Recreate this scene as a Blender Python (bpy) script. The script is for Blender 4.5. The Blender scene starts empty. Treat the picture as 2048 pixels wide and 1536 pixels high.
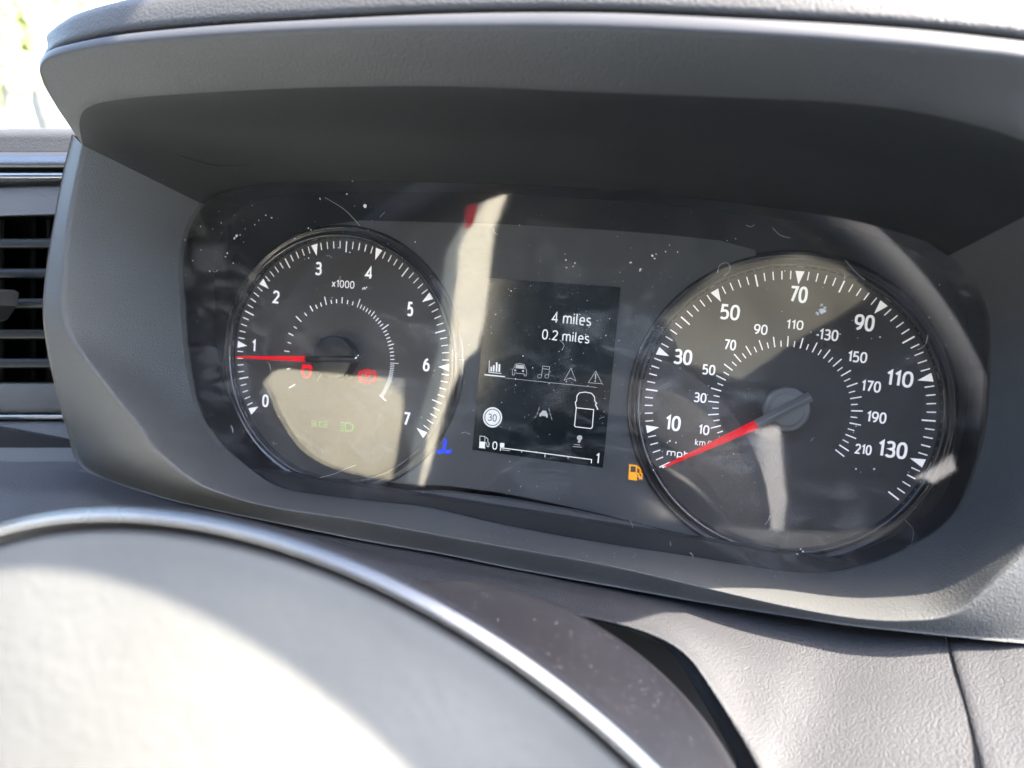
import bpy, bmesh, math, random
from math import radians, sin, cos, pi
from mathutils import Vector, Matrix
random.seed(7)
S = bpy.context.scene
COL = S.collection

# ---------------------------------------------------------------- frame of the instrument cluster
# local millimetres: u to the right, v up the dial face, n out of the dial towards the driver;
# the dial face leans back by TILT.  Speedometer centre = local origin.
TILT = radians(18)
O = Vector((0, 0, 1.25))
T = Matrix(((1, 0, 0, O.x), (0, sin(TILT), -cos(TILT), O.y), (0, cos(TILT), sin(TILT), O.z), (0, 0, 0, 1)))
T3 = T.to_3x3()
CAM = Vector((-21.386, 26.385, 294.443))
FWD = Vector((-0.26515198, -0.09234692, -0.95977418)).normalized()
RT = Vector((0.95806662, 0.08692241, -0.27304368)); RT = (RT - RT.dot(FWD) * FWD).normalized()
UP = RT.cross(FWD)
F = 1538.0

# ---------------------------------------------------------------- camera
cd = bpy.data.cameras.new('camera'); cam = bpy.data.objects.new('camera', cd); COL.objects.link(cam)
R = Matrix((RT, UP, -FWD)).transposed()
cam.matrix_world = Matrix.Translation(T @ (CAM * .001)) @ (T3 @ R).to_4x4()
cd.sensor_width = 36; cd.lens = 36 * F / 2048
cd.clip_start = .005; cd.clip_end = 500
cd.dof.use_dof = True; cd.dof.focus_distance = .293; cd.dof.aperture_fstop = 11
S.camera = cam

# ---------------------------------------------------------------- sky, sun, exposure
SUN_LOCAL = Vector((.55, .80, .14))
SUN = (T3 @ SUN_LOCAL).normalized()
w = bpy.data.worlds.new('World'); S.world = w; w.use_nodes = True
nt = w.node_tree; nt.nodes.clear()
sky = nt.nodes.new('ShaderNodeTexSky'); sky.sky_type = 'NISHITA'; sky.sun_disc = False
sky.sun_elevation = math.asin(SUN.z); sky.sun_rotation = math.atan2(SUN.x, SUN.y)
sky.air_density = 1.0; sky.dust_density = 2.5; sky.ozone_density = 1.0
bg = nt.nodes.new('ShaderNodeBackground'); bg.inputs[1].default_value = .15
wo = nt.nodes.new('ShaderNodeOutputWorld')
nt.links.new(sky.outputs[0], bg.inputs[0]); nt.links.new(bg.outputs[0], wo.inputs[0])
sl = bpy.data.lights.new('sun', 'SUN'); sl.energy = 2.3; sl.angle = radians(.53); sl.color = (1, .91, .78)
so = bpy.data.objects.new('sun', sl); COL.objects.link(so); so.location = (3, 0, 5)
so.rotation_euler = SUN.to_track_quat('Z', 'Y').to_euler()
S.view_settings.view_transform = 'Standard'; S.view_settings.look = 'None'
S.view_settings.gamma = 1; S.view_settings.use_curve_mapping = False
S.view_settings.exposure = 3.96
EXPK = 2 ** S.view_settings.exposure
S.cycles.max_bounces = 10; S.cycles.transparent_max_bounces = 16
S.cycles.caustics_reflective = False; S.cycles.caustics_refractive = False
S.cycles.use_denoising = True
S.cycles.sample_clamp_indirect = 6

# ---------------------------------------------------------------- points from the photograph's rays at a known depth
def ray(x, y): return FWD * F + RT * (x - 1024) + UP * (768 - y)
def at(x, y, n):
    d = ray(x, y); return CAM + d * ((n - CAM.z) / d.z)
def atp(x, y, a, b):                       # on the plane n = a + b*v
    d = ray(x, y); return CAM + d * ((a + b * CAM.y - CAM.z) / (d.z - b * d.y))
LA, LB = 17.0, .045                          # the clear lens: n = LA + LB*v
def lens(x, y, off=0): return atp(x, y, LA + off, LB)

# ---------------------------------------------------------------- materials
def mat(name, col=(.05, .05, .05), rough=.5, spec=.5, metal=0, grain=0, gscale=1200, kind='noise', var=0, vscale=40, coat=0, emit=None, es=0, sheen=0, dust=0):
    m = bpy.data.materials.new(name); m.use_nodes = True; t = m.node_tree
    p = t.nodes['Principled BSDF']
    p.inputs['Base Color'].default_value = (*col, 1); p.inputs['Roughness'].default_value = rough
    p.inputs['Specular IOR Level'].default_value = spec; p.inputs['Metallic'].default_value = metal
    p.inputs['Coat Weight'].default_value = coat
    if sheen: p.inputs['Sheen Weight'].default_value = sheen
    if emit: p.inputs['Emission Color'].default_value = (*emit, 1); p.inputs['Emission Strength'].default_value = es / EXPK
    tc = t.nodes.new('ShaderNodeTexCoord')
    if grain:
        if kind == 'leather':
            v = t.nodes.new('ShaderNodeTexVoronoi'); v.feature = 'F1'; v.inputs['Scale'].default_value = gscale
            nz = t.nodes.new('ShaderNodeTexNoise'); nz.inputs['Scale'].default_value = gscale * .7; nz.inputs['Detail'].default_value = 2
            mx = t.nodes.new('ShaderNodeMixRGB'); mx.inputs[0].default_value = .06; mx.blend_type = 'LINEAR_LIGHT'
            sc = t.nodes.new('ShaderNodeVectorMath'); sc.operation = 'ADD'
            ns = t.nodes.new('ShaderNodeVectorMath'); ns.operation = 'SCALE'; ns.inputs['Scale'].default_value = .25 / gscale
            t.links.new(tc.outputs['Object'], nz.inputs['Vector']); t.links.new(nz.outputs['Color'], ns.inputs[0])
            t.links.new(tc.outputs['Object'], sc.inputs[0]); t.links.new(ns.outputs[0], sc.inputs[1]); t.links.new(sc.outputs[0], v.inputs['Vector'])
            src = v.outputs['Distance']
        else:
            nz = t.nodes.new('ShaderNodeTexNoise'); nz.inputs['Scale'].default_value = gscale; nz.inputs['Detail'].default_value = 3; nz.inputs['Roughness'].default_value = .65
            t.links.new(tc.outputs['Object'], nz.inputs['Vector']); src = nz.outputs['Fac']
        b = t.nodes.new('ShaderNodeBump'); b.inputs['Strength'].default_value = grain; b.inputs['Distance'].default_value = .0005
        b.invert = kind == 'leather'
        t.links.new(src, b.inputs['Height']); t.links.new(b.outputs[0], p.inputs['Normal'])
    base = None
    if var:
        n2 = t.nodes.new('ShaderNodeTexNoise'); n2.inputs['Scale'].default_value = vscale; n2.inputs['Detail'].default_value = 4
        t.links.new(tc.outputs['Object'], n2.inputs['Vector'])
        r = t.nodes.new('ShaderNodeValToRGB'); r.color_ramp.elements[0].position = .3; r.color_ramp.elements[1].position = .7
        r.color_ramp.elements[0].color = (*[c * (1 - var) for c in col], 1); r.color_ramp.elements[1].color = (*[c * (1 + var) for c in col], 1)
        t.links.new(n2.outputs['Fac'], r.inputs[0]); base = r.outputs[0]
        rr = t.nodes.new('ShaderNodeMapRange'); rr.inputs[3].default_value = max(.02, rough - .08); rr.inputs[4].default_value = min(1, rough + .08)
        t.links.new(n2.outputs['Fac'], rr.inputs[0]); t.links.new(rr.outputs[0], p.inputs['Roughness'])
    if dust:
        n3 = t.nodes.new('ShaderNodeTexNoise'); n3.inputs['Scale'].default_value = 1500; n3.inputs['Detail'].default_value = 2
        t.links.new(tc.outputs['Object'], n3.inputs['Vector'])
        r3 = t.nodes.new('ShaderNodeValToRGB'); r3.color_ramp.elements[0].position = .70; r3.color_ramp.elements[1].position = .76
        r3.color_ramp.elements[1].color = (dust, dust, dust, 1)
        t.links.new(n3.outputs['Fac'], r3.inputs[0])
        mx3 = t.nodes.new('ShaderNodeMixRGB'); mx3.inputs[2].default_value = (.45, .44, .42, 1)
        if base is None: mx3.inputs[1].default_value = (*col, 1)
        else: t.links.new(base, mx3.inputs[1])
        t.links.new(r3.outputs[0], mx3.inputs[0]); base = mx3.outputs[0]
    if base is not None: t.links.new(base, p.inputs['Base Color'])
    return m

M = {}
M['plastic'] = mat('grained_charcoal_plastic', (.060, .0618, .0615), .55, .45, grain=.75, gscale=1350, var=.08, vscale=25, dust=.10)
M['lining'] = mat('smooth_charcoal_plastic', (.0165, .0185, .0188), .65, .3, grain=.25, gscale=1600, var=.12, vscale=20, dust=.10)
M['pad'] = mat('grained_pad', (.050, .050, .050), .6, .4, grain=.35, gscale=1300, kind='leather', var=.06)
M['bead'] = mat('smooth_hood_edge', (.050, .052, .058), .55, .4, var=.05)
M['leather'] = mat('leather_grain_dashboard', (.0325, .0332, .036), .6, .3, grain=.42, gscale=1750, kind='leather', var=.08, vscale=15)
M['gloss_black'] = mat('gloss_black_plastic', (.007, .007, .009), .32, .18, dust=.22, var=.1)
M['chrome'] = mat('satin_chrome', (.31, .305, .30), .26, .5, 1, var=.04)
M['groove'] = mat('dark_brown_groove', (.016, .011, .009), .4, .4)
M['silver'] = mat('silver_strip', (.40, .39, .37), .35, .5, 1)
M['hubskin'] = mat('grey_wheel_skin', (.108, .108, .100), .6, .3, grain=.18, gscale=600, kind='leather', var=.10, vscale=30)
M['black'] = mat('matt_black', (.012, .012, .013), .6, .3)
M['wall'] = mat('cluster_inner_wall', (.008, .008, .009), .35, .4)
M['plate'] = mat('dark_grey_plate', (.070, .071, .072), .5, .4, grain=.05, gscale=2500, var=.05)
M['dial'] = mat('dial_face', (.056, .051, .045), .5, .45, grain=.25, gscale=2600, var=.06)
M['ring'] = mat('gloss_ring', (.02, .02, .022), .12, .6, coat=.5)
M['screen'] = mat('screen_glass', (.004, .007, .008), .12, .5, emit=(.30, .62, .72), es=.006)
M['white'] = mat('white_print', (.8, .79, .77), .6, .3, emit=(1, .97, .93), es=.55)
M['lcd'] = mat('lcd_white', (.3, .3, .3), .6, .3, emit=(.96, .98, 1), es=.80)
M['lcd_grey'] = mat('lcd_grey', (.1, .1, .1), .6, .3, emit=(.9, .95, 1), es=.48)
M['lcd_dark'] = mat('lcd_dark_figure', (.02, .02, .02), .6, .3)
M['red'] = mat('lit_red', (.3, .0, .005), .6, .1, emit=(1, .0, .008), es=.62)
M['red_lamp'] = mat('red_lamp', (.3, .0, .005), .6, .1, emit=(1, .0, .01), es=1.2)
M['amber'] = mat('lit_amber', (.5, .2, .01), .5, .3, emit=(1, .40, .004), es=.90)
M['blue'] = mat('lit_blue', (.01, .03, .4), .5, .3, emit=(.01, .05, 1), es=1.6)
M['green'] = mat('lit_green', (.05, .3, .03), .5, .3, emit=(.16, .75, .06), es=.10)
M['needle_arm'] = mat('grey_needle_arm', (.15, .143, .13), .5, .4, grain=.2, gscale=3000)
M['hubcap'] = mat('dark_needle_cap', (.010, .010, .011), .3, .5)
M['hubcap2'] = mat('grey_needle_cap', (.15, .143, .13), .5, .4, grain=.2, gscale=3000)
M['slat'] = mat('dark_vent_plastic', (.010, .011, .011), .55, .3)
M['padroll'] = mat('dark_grain_roll', (.022, .023, .025), .5, .5, grain=.5, gscale=900, kind='leather')
M['lint'] = mat('white_lint', (.75, .74, .71), .9, .2)
M['cream'] = mat('cream_card', (.80, .76, .58), .8, .2, grain=.3, gscale=300, var=.10, vscale=18)
M['cream2'] = mat('cream_card_dim', (.58, .54, .42), .7, .2, var=.08, vscale=10)
M['greycard'] = mat('grey_card', (.30, .29, .28), .7, .3, var=.1, vscale=6)
M['olivecard'] = mat('olive_card', (.070, .066, .050), .8, .2, var=.3, vscale=8)
M['mauvetrim'] = mat('mauve_trim', (.12, .115, .125), .8, .2, var=.15, vscale=6)
M['redcard'] = mat('red_card', (.6, .02, .03), .7, .2)
M['bluetrim'] = mat('blue_grey_trim', (.12, .16, .24), .7, .2)
M['cabin'] = mat('dark_cabin_cloth', (.026, .027, .028), .9, .1, var=.5, vscale=3)
M['bounce_grey'] = mat('pale_bounce_grey', (.60, .65, .67), .85, .2, var=.15, vscale=5)  # kept pale so the added cabin pieces throw sunlight upward
M['shade_roof'] = mat('grey_shade_roof', (.30, .315, .32), .95, .1, var=.1, vscale=5)
M['ground'] = mat('pale_concrete', (.36, .375, .37), .9, .2, var=.1, vscale=.8)
M['leaf'] = mat('leaf', (.38, .41, .18), .6, .3, var=.4, vscale=4)
M['bark'] = mat('bark', (.12, .115, .10), .9, .1, var=.3, vscale=8)

def lens_material():
    m = bpy.data.materials.new('clear_lens'); m.use_nodes = True; t = m.node_tree; t.nodes.clear()
    out = t.nodes.new('ShaderNodeOutputMaterial'); tr = t.nodes.new('ShaderNodeBsdfTransparent')
    gl = t.nodes.new('ShaderNodeBsdfGlossy'); gl.inputs['Roughness'].default_value = .035
    lw = t.nodes.new('ShaderNodeLayerWeight'); lw.inputs[0].default_value = .5
    pw = t.nodes.new('ShaderNodeMath'); pw.operation = 'POWER'; pw.inputs[1].default_value = 5
    ma = t.nodes.new('ShaderNodeMath'); ma.operation = 'MULTIPLY_ADD'; ma.inputs[1].default_value = .95; ma.inputs[2].default_value = .062
    t.links.new(lw.outputs['Facing'], pw.inputs[0]); t.links.new(pw.outputs[0], ma.inputs[0])
    mx = t.nodes.new('ShaderNodeMixShader'); t.links.new(ma.outputs[0], mx.inputs[0]); t.links.new(tr.outputs[0], mx.inputs[1]); t.links.new(gl.outputs[0], mx.inputs[2])
    # wiping smears and dried spots: a thin film of dust
    df = t.nodes.new('ShaderNodeBsdfDiffuse'); df.inputs[0].default_value = (.6, .58, .54, 1)
    tc = t.nodes.new('ShaderNodeTexCoord'); mp = t.nodes.new('ShaderNodeMapping'); mp.inputs['Scale'].default_value = (30, 46, 30); mp.inputs['Rotation'].default_value = (0, 0, .5)
    t.links.new(tc.outputs['Object'], mp.inputs[0])
    n1 = t.nodes.new('ShaderNodeTexNoise'); n1.inputs['Scale'].default_value = 1.6; n1.inputs['Detail'].default_value = 9; n1.inputs['Roughness'].default_value = .72; n1.inputs['Distortion'].default_value = 1.2
    t.links.new(mp.outputs[0], n1.inputs['Vector'])
    r1 = t.nodes.new('ShaderNodeMapRange'); r1.inputs[1].default_value = .50; r1.inputs[2].default_value = .80; r1.inputs[3].default_value = .004; r1.inputs[4].default_value = .17
    t.links.new(n1.outputs['Fac'], r1.inputs[0])
    n2 = t.nodes.new('ShaderNodeTexNoise'); n2.inputs['Scale'].default_value = 14; n2.inputs['Detail'].default_value = 2
    t.links.new(tc.outputs['Object'], n2.inputs['Vector'])
    r2 = t.nodes.new('ShaderNodeMapRange'); r2.inputs[1].default_value = .42; r2.inputs[2].default_value = .62
    t.links.new(n2.outputs['Fac'], r2.inputs[0])
    mu = t.nodes.new('ShaderNodeMath'); mu.operation = 'MULTIPLY'; t.links.new(r1.outputs[0], mu.inputs[0]); t.links.new(r2.outputs[0], mu.inputs[1])
    mx2 = t.nodes.new('ShaderNodeMixShader'); t.links.new(mu.outputs[0], mx2.inputs[0]); t.links.new(mx.outputs[0], mx2.inputs[1]); t.links.new(df.outputs[0], mx2.inputs[2])
    t.links.new(mx2.outputs[0], out.inputs[0])
    return m
M['lens'] = lens_material()

# ---------------------------------------------------------------- object helpers
BASE = {}
def tag(o, label=None, cat=None, group=None, kind=None):
    for k, v in (('label', label), ('category', cat), ('group', group), ('kind', kind)):
        if v: o[k] = v
    return o
def thing(name, label, cat, base, group=None):
    o = bpy.data.objects.new(name, None); COL.objects.link(o); o.empty_display_size = .02
    b = Vector(base); o.matrix_world = T @ Matrix.Translation(b * .001); BASE[o] = b
    return tag(o, label, cat, group, 'thing')
def link(name, me, m, parent=None, base=None):
    me.materials.append(M[m]); o = bpy.data.objects.new(name, me); COL.objects.link(o)
    if parent is not None: o.parent = parent; BASE[o] = BASE[parent]
    else: o.matrix_world = T @ Matrix.Translation(Vector(base or (0, 0, 0)) * .001); BASE[o] = Vector(base or (0, 0, 0))
    return o
def mesh(name, V, Fc, m, parent=None, base=None, smooth=True):
    b = BASE[parent] if parent is not None else Vector(base or (0, 0, 0))
    me = bpy.data.meshes.new(name); me.from_pydata([tuple((Vector(p) - b) * .001) for p in V], [], Fc); me.validate(); me.update()
    bm = bmesh.new(); bm.from_mesh(me); bmesh.ops.recalc_face_normals(bm, faces=bm.faces); bm.to_mesh(me); bm.free()
    if smooth:
        for p in me.polygons: p.use_smooth = True
    return link(name, me, m, parent, base)

def cr(P, k, closed=False):                 # Catmull-Rom through the points, k steps a span
    n = len(P); out = []
    for i in range(n if closed else n - 1):
        g = (lambda j: P[j % n]) if closed else (lambda j: P[max(0, min(n - 1, j))])
        a, b, c, d = g(i - 1), g(i), g(i + 1), g(i + 2)
        for s in range(k):
            t = s / k
            out.append(.5 * ((2 * b) + (c - a) * t + (2 * a - 5 * b + 4 * c - d) * t * t + (3 * b - a - 3 * c + d) * t ** 3))
    if not closed: out.append(P[-1].copy())
    return out
def loft(name, rows, m, parent, k=5, a=4, sharp=(), base=None, closed=False):
    """rows of equal length; smooth along, smooth across except at the row numbers in sharp."""
    rr = [cr([Vector(p) for p in r], k, closed) for r in rows]
    L = len(rr[0]); segs = []; st = 0
    for i in range(1, len(rr)):
        if i in sharp or i == len(rr) - 1: segs.append((st, i)); st = i
    V, Fc = [], []
    for (s, e) in segs:
        cols = [cr([rr[i][j] for i in range(s, e + 1)], a) for j in range(L)]
        H = len(cols[0]); o = len(V)
        for h in range(H):
            for j in range(L): V.append(cols[j][h])
        for h in range(H - 1):
            for j in range(L if closed else L - 1):
                j2 = (j + 1) % L
                Fc.append((o + h * L + j, o + h * L + j2, o + (h + 1) * L + j2, o + (h + 1) * L + j))
    return mesh(name, V, Fc, m, parent, base)
def px(stations): return [at(*s) for s in stations]
def shift(P, d): return [Vector(p) + Vector(d) for p in P]

def prism(name, poly, n0, n1, m, parent, base=None, smooth=False):   # (u,v) outline extruded from n0 to n1
    k = len(poly); V = [(p[0], p[1], n0) for p in poly] + [(p[0], p[1], n1) for p in poly]
    Fc = [tuple(range(k)), tuple(range(2 * k - 1, k - 1, -1))] + [(i, (i + 1) % k, k + (i + 1) % k, k + i) for i in range(k)]
    return mesh(name, V, Fc, m, parent, base, smooth)
def slab(name, P, thick, m, parent=None, base=None, bev=0):                  # 3-D planar outline with real thickness
    P = [Vector(p) for p in P]; nrm = sum(((P[i] - P[0]).cross(P[i + 1] - P[0]) for i in range(1, len(P) - 1)), Vector()).normalized()
    if nrm.z > 0: nrm = -nrm
    Q = [p - nrm * thick for p in P]; k = len(P)
    Fc = [tuple(range(k)), tuple(range(2 * k - 1, k - 1, -1))] + [(i, (i + 1) % k, k + (i + 1) % k, k + i) for i in range(k)]
    if bev:
        bm = bmesh.new(); vs = [bm.verts.new(v) for v in P + Q]
        for f in Fc: bm.faces.new([vs[i] for i in f])
        bm.edges.ensure_lookup_table(); fr_ = [e for e in bm.edges if e.verts[0] in vs[:k] and e.verts[1] in vs[:k]]
        bmesh.ops.bevel(bm, geom=fr_, offset=bev, segments=5, affect='EDGES', profile=.5, clamp_overlap=True)
        bm.verts.index_update(); V_ = [v.co.copy() for v in bm.verts]; F_ = [tuple(v.index for v in f.verts) for f in bm.faces]; bm.free()
        return mesh(name, V_, F_, m, parent, base, False)
    return mesh(name, P + Q, Fc, m, parent, base, False)
def box(name, c, s, m, parent, rot=0, bev=.3, base=None):
    bm = bmesh.new(); bmesh.ops.create_cube(bm, size=1)
    for v in bm.verts: v.co = Vector((v.co.x * s[0], v.co.y * s[1], v.co.z * s[2]))
    if bev: bmesh.ops.bevel(bm, geom=list(bm.edges), offset=bev, segments=2, affect='EDGES', profile=.5)
    bmesh.ops.rotate(bm, verts=bm.verts, cent=(0, 0, 0), matrix=Matrix.Rotation(rot, 3, 'Z'))
    V = [v.co + Vector(c) for v in bm.verts]; bm.verts.index_update(); Fc = [tuple(v.index for v in f.verts) for f in bm.faces]; bm.free()
    return mesh(name, V, Fc, m, parent, base, False)
def lathe(name, c, prof, m, parent, seg=96, base=None, tilt=0):       # prof: (radius, n) rings round the n axis at c
    V, Fc = [], []; k = len(prof)
    for i in range(seg):
        a = 2 * pi * i / seg
        for r, n in prof:
            V.append(Vector((c[0] + r * cos(a), c[1] + r * sin(a), n + tilt * (r * sin(a)))))
    for i in range(seg):
        for j in range(k - 1): Fc.append((i * k + j, ((i + 1) % seg) * k + j, ((i + 1) % seg) * k + j + 1, i * k + j + 1))
    return mesh(name, V, Fc, m, parent, base)

# flat print: strokes, fills and lettering in a plane n = const
class Print:
    def __init__(s): s.V, s.F = [], []
    def stroke(s, P, w, closed=False):
        P = [Vector((p[0], p[1])) for p in P]; k = len(P); L, Rr = [], []
        for i in range(k):
            a = P[i - 1] if (i or closed) else None; c = P[(i + 1) % k] if (i < k - 1 or closed) else None
            d1 = (P[i] - a).normalized() if a is not None else None; d2 = (c - P[i]).normalized() if c is not None else None
            if d1 is None: d1 = d2
            if d2 is None: d2 = d1
            t = (d1 + d2); t = t.normalized() if t.length > 1e-6 else d1
            nn = Vector((-t.y, t.x)); cs = max(.45, nn.dot(Vector((-d1.y, d1.x))))
            L.append(P[i] + nn * (w / 2 / cs)); Rr.append(P[i] - nn * (w / 2 / cs))
        o = len(s.V); s.V += L + Rr
        for i in range(k if closed else k - 1):
            j = (i + 1) % k; s.F.append((o + i, o + j, o + k + j, o + k + i))
        return s
    def fill(s, P):
        o = len(s.V); s.V += [Vector((p[0], p[1])) for p in P]; s.F.append(tuple(range(o, o + len(P)))); return s
    def build(s, name, n, m, parent, thick=.12):
        V = [(p.x, p.y, n) for p in s.V]
        return mesh(name, V, s.F, m, parent, smooth=False)
def ell(cx, cy, rx, ry, a0, a1, k=14, e=.82):
    out = []
    for i in range(k + 1):
        a = radians(a0 + (a1 - a0) * i / k); c_, s_ = cos(a), sin(a)
        out.append((cx + rx * math.copysign(abs(c_) ** e, c_), cy + ry * math.copysign(abs(s_) ** e, s_)))
    return out
G = {  # lettering drawn as centre lines: width, strokes (closed ones end with None); heights 0..1
 '0': (.50, [ell(.25, .5, .25, .5, 90, 450, 28) [:-1] + [None]]),
 '1': (.24, [[(.0, .80), (.20, .99), (.20, 0)]]),
 '2': (.48, [ell(.23, .72, .23, .28, 165, -20, 12) + [(.36, .48), (.02, .02), (.48, .0)]]),
 '3': (.48, [ell(.22, .755, .22, .245, 150, -85, 12) + [(.16, .52)] + ell(.22, .265, .26, .265, 80, -150, 14)]),
 '4': (.54, [[(.40, 0), (.40, 1), (.0, .27), (.54, .27)]]),
 '5': (.46, [[(.42, 1), (.06, 1), (.03, .56)] + ell(.20, .30, .26, .30, 105, -140, 14)]),
 '6': (.50, [ell(.25, .30, .25, .30, 180, -180, 22)[:-1] + [None], [(.0, .34), (.04, .62), (.17, .88), (.38, .99)]]),
 '7': (.47, [[(.0, 1), (.47, 1), (.16, 0)]]),
 '9': (.50, [ell(.25, .70, .25, .30, 0, 360, 22)[:-1] + [None], [(.5, .66), (.46, .38), (.33, .12), (.12, .01)]]),
 '.': (.10, [[(.05, .0), (.05, .11)]]),
 'm': (.78, [[(0, 0), (0, .72)], [(0, .48)] + ell(.20, .50, .19, .22, 150, 0, 8) + [(.39, 0)], [(.39, .48)] + ell(.58, .50, .19, .22, 150, 0, 8) + [(.78, 0)]]),
 'i': (.04, [[(.02, 0), (.02, .72)], [(.02, .90), (.02, 1.02)]]),
 'l': (.12, [[(.02, 1.04), (.02, .10), (.10, .0)]]),
 'e': (.44, [[(.03, .38), (.44, .38)] + ell(.22, .36, .22, .36, 10, 310, 18)]),
 's': (.38, [ell(.19, .54, .18, .18, 40, 200, 10) + [(.10, .40), (.28, .32)] + ell(.19, .18, .19, .18, 30, -150, 10)]),
 'p': (.44, [[(0, -.28), (0, .72)], ell(.20, .36, .24, .36, 150, -150, 16)]),
 'h': (.40, [[(0, 0), (0, 1.04)], [(0, .46)] + ell(.20, .50, .20, .22, 150, 0, 8) + [(.40, 0)]]),
 'k': (.40, [[(0, 0), (0, 1.04)], [(.36, .72), (.04, .36), (.40, 0)]]),
 '/': (.34, [[(0, -.1), (.34, 1.04)]]),
 'x': (.42, [[(0, 0), (.42, .72)], [(0, .72), (.42, 0)]]),
 ' ': (.12, [])}
def text(name, txt, box_, n, m, parent, z=(0, 0, 1), bold=.13, rot=0):
    """lettering fitted to the box (x0,y0,x1,y1) in enlarged-photo pixels, z=(origin x, origin y, scale); bold = stroke / height"""
    x0, y0, x1, y1 = [(z[i % 2] + v / z[2]) for i, v in enumerate(box_)]
    c = at((x0 + x1) / 2, (y0 + y1) / 2, n)
    wd = (at(x1, (y0 + y1) / 2, n) - at(x0, (y0 + y1) / 2, n)).length; ht = (at((x0 + x1) / 2, y1, n) - at((x0 + x1) / 2, y0, n)).length
    w2 = wd - .05 * ht; h2 = ht - .085 * wd             # the print is rolled about 5 degrees in the photo: undo the box's growth
    ss = []; x = 0
    for ch in txt:
        gw, gs = G[ch]
        for g_ in gs: ss.append([None if p is None else (p[0] + x, p[1]) for p in g_])
        x += gw + .24
    al = [p for g_ in ss for p in g_ if p]
    xa, xb, ya, yb = min(p[0] for p in al), max(p[0] for p in al), min(p[1] for p in al), max(p[1] for p in al)
    st = bold * h2 / max(1, (yb - ya))
    kx = (w2 - st) / max(.05, xb - xa); ky = (h2 - st) / (yb - ya)
    if xb - xa < .3: kx = min(kx, ky)
    pr = Print(); V, Fc = [], []
    for i, g_ in enumerate(ss):
        cl_ = g_[-1] is None; P = [(c.x + (p[0] - (xa + xb) / 2) * kx, c.y + (p[1] - (ya + yb) / 2) * ky) for p in g_ if p]
        pr = Print().stroke(P, st, cl_); o = len(V)
        V += [(v.x, v.y, n + .012 * (i % 3)) for v in pr.V]; Fc += [tuple(o + j for j in f) for f in pr.F]
    return mesh(name, V, Fc, m, parent, smooth=False)
def zz(z, n):                                            # enlarged-photo pixel -> (u, v) on plane n
    return lambda x, y: at(z[0] + x / z[2], z[1] + y / z[2], n).xy
def arc(c, r, a0, a1, k=16): return [(c[0] + r * cos(a0 + (a1 - a0) * i / k), c[1] + r * sin(a0 + (a1 - a0) * i / k)) for i in range(k + 1)]

# ================================================================ SETTING
gm = bpy.data.meshes.new('ground'); gm.from_pydata([(-150, -150, 0), (150, -150, 0), (150, 150, 0), (-150, 150, 0)], [], [(0, 1, 2, 3)])
gm.materials.append(M['ground']); g = bpy.data.objects.new('ground', gm); COL.objects.link(g); tag(g, kind='structure')

# ================================================================ BINNACLE
BZ = [  # lens edge px | crease px, n | outer px, n      (down the left, along the bottom, up the right)
 ((400, 406), (165, 290, 66), (146, 270, 58)), ((372, 450), (150, 360, 66), (128, 345, 55)), ((357, 520), (133, 453, 66), (110, 440, 54)),
 ((360, 600), (125, 560, 66), (93, 550, 54)), ((366, 690), (125, 630, 65), (88, 630, 53)), ((380, 780), (150, 690, 64), (97, 700, 44)),
 ((397, 836), (222, 785, 62), (112, 770, 34)), ((420, 870), (270, 845, 60), (136, 859, 24)), ((445, 901), (300, 890, 58), (171, 939, 22)),
 ((511, 954), (382, 959, 52), (308, 990, 32)), ((562, 981), (466, 994, 47), (439, 1022, 36)), ((648, 995), (560, 1016, 44), (571, 1049, 39)),
 ((750, 1007), (700, 1037, 42), (730, 1081, 37)), ((853, 1019), (850, 1064, 41), (888, 1108, 36)), ((1000, 1053), (1000, 1091, 40), (1030, 1137, 36)),
 ((1205, 1091), (1208, 1128, 43), (1230, 1173, 40)), ((1376, 1117), (1392, 1170, 48), (1409, 1205, 45)), ((1513, 1140), (1552, 1207, 53), (1560, 1229, 51)),
 ((1615, 1152), (1696, 1233, 56), (1700, 1250, 55)), ((1700, 1143), (1808, 1240, 58), (1810, 1262, 56)), ((1800, 1110), (1908, 1225, 59), (1920, 1273, 55)),
 ((1890, 1055), (1998, 1150, 58), (2060, 1285, 54)), ((1930, 1000), (2070, 1075, 56), (2200, 1290, 50)), ((1955, 930), (2160, 950, 54), (2280, 1050, 46)),
 ((1975, 840), (2220, 800, 53), (2300, 850, 44)), ((1982, 700), (2250, 600, 54), (2320, 620, 45)), ((1975, 620), (2260, 500, 58), (2330, 500, 48)),
 ((1945, 555), (2250, 420, 66), (2320, 400, 55)), ((1900, 510), (2230, 340, 76), (2300, 320, 66))]
CE = [  # lens top px | ceiling crease px, n
 ((400, 406), (165, 290, 66)), ((430, 386), (150, 235, 76)), ((500, 368), (175, 205, 82)), ((600, 361), (260, 190, 86)), ((750, 360), (420, 178, 89)),
 ((900, 363), (640, 168, 91)), ((1100, 371), (900, 166, 92)), ((1300, 385), (1200, 178, 93)), ((1500, 407), (1531, 190, 94)), ((1700, 437), (1780, 207, 95)),
 ((1840, 475), (1960, 243, 94)), ((1880, 497), (2100, 290, 90)), ((1900, 510), (2230, 340, 76))]
bin_ = thing('instrument_binnacle', 'dark grey moulded hood and surround framing the gauges', 'binnacle', (-93, -60, 30))
Ledge = [lens(*s[0], 1.5) for s in BZ]; Crs = px([s[1] for s in BZ]); Out = px([s[2] for s in BZ])
def lerp(A, B, t): return [a.lerp(b, t) for a, b in zip(A, B)]
r_in = lerp(Ledge, Crs, .06); r_mid = lerp(Ledge, Crs, .5); r_c1 = lerp(Ledge, Crs, .90); r_c2 = lerp(Crs, Out, .14); r_o1 = lerp(Crs, Out, .93)
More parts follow.
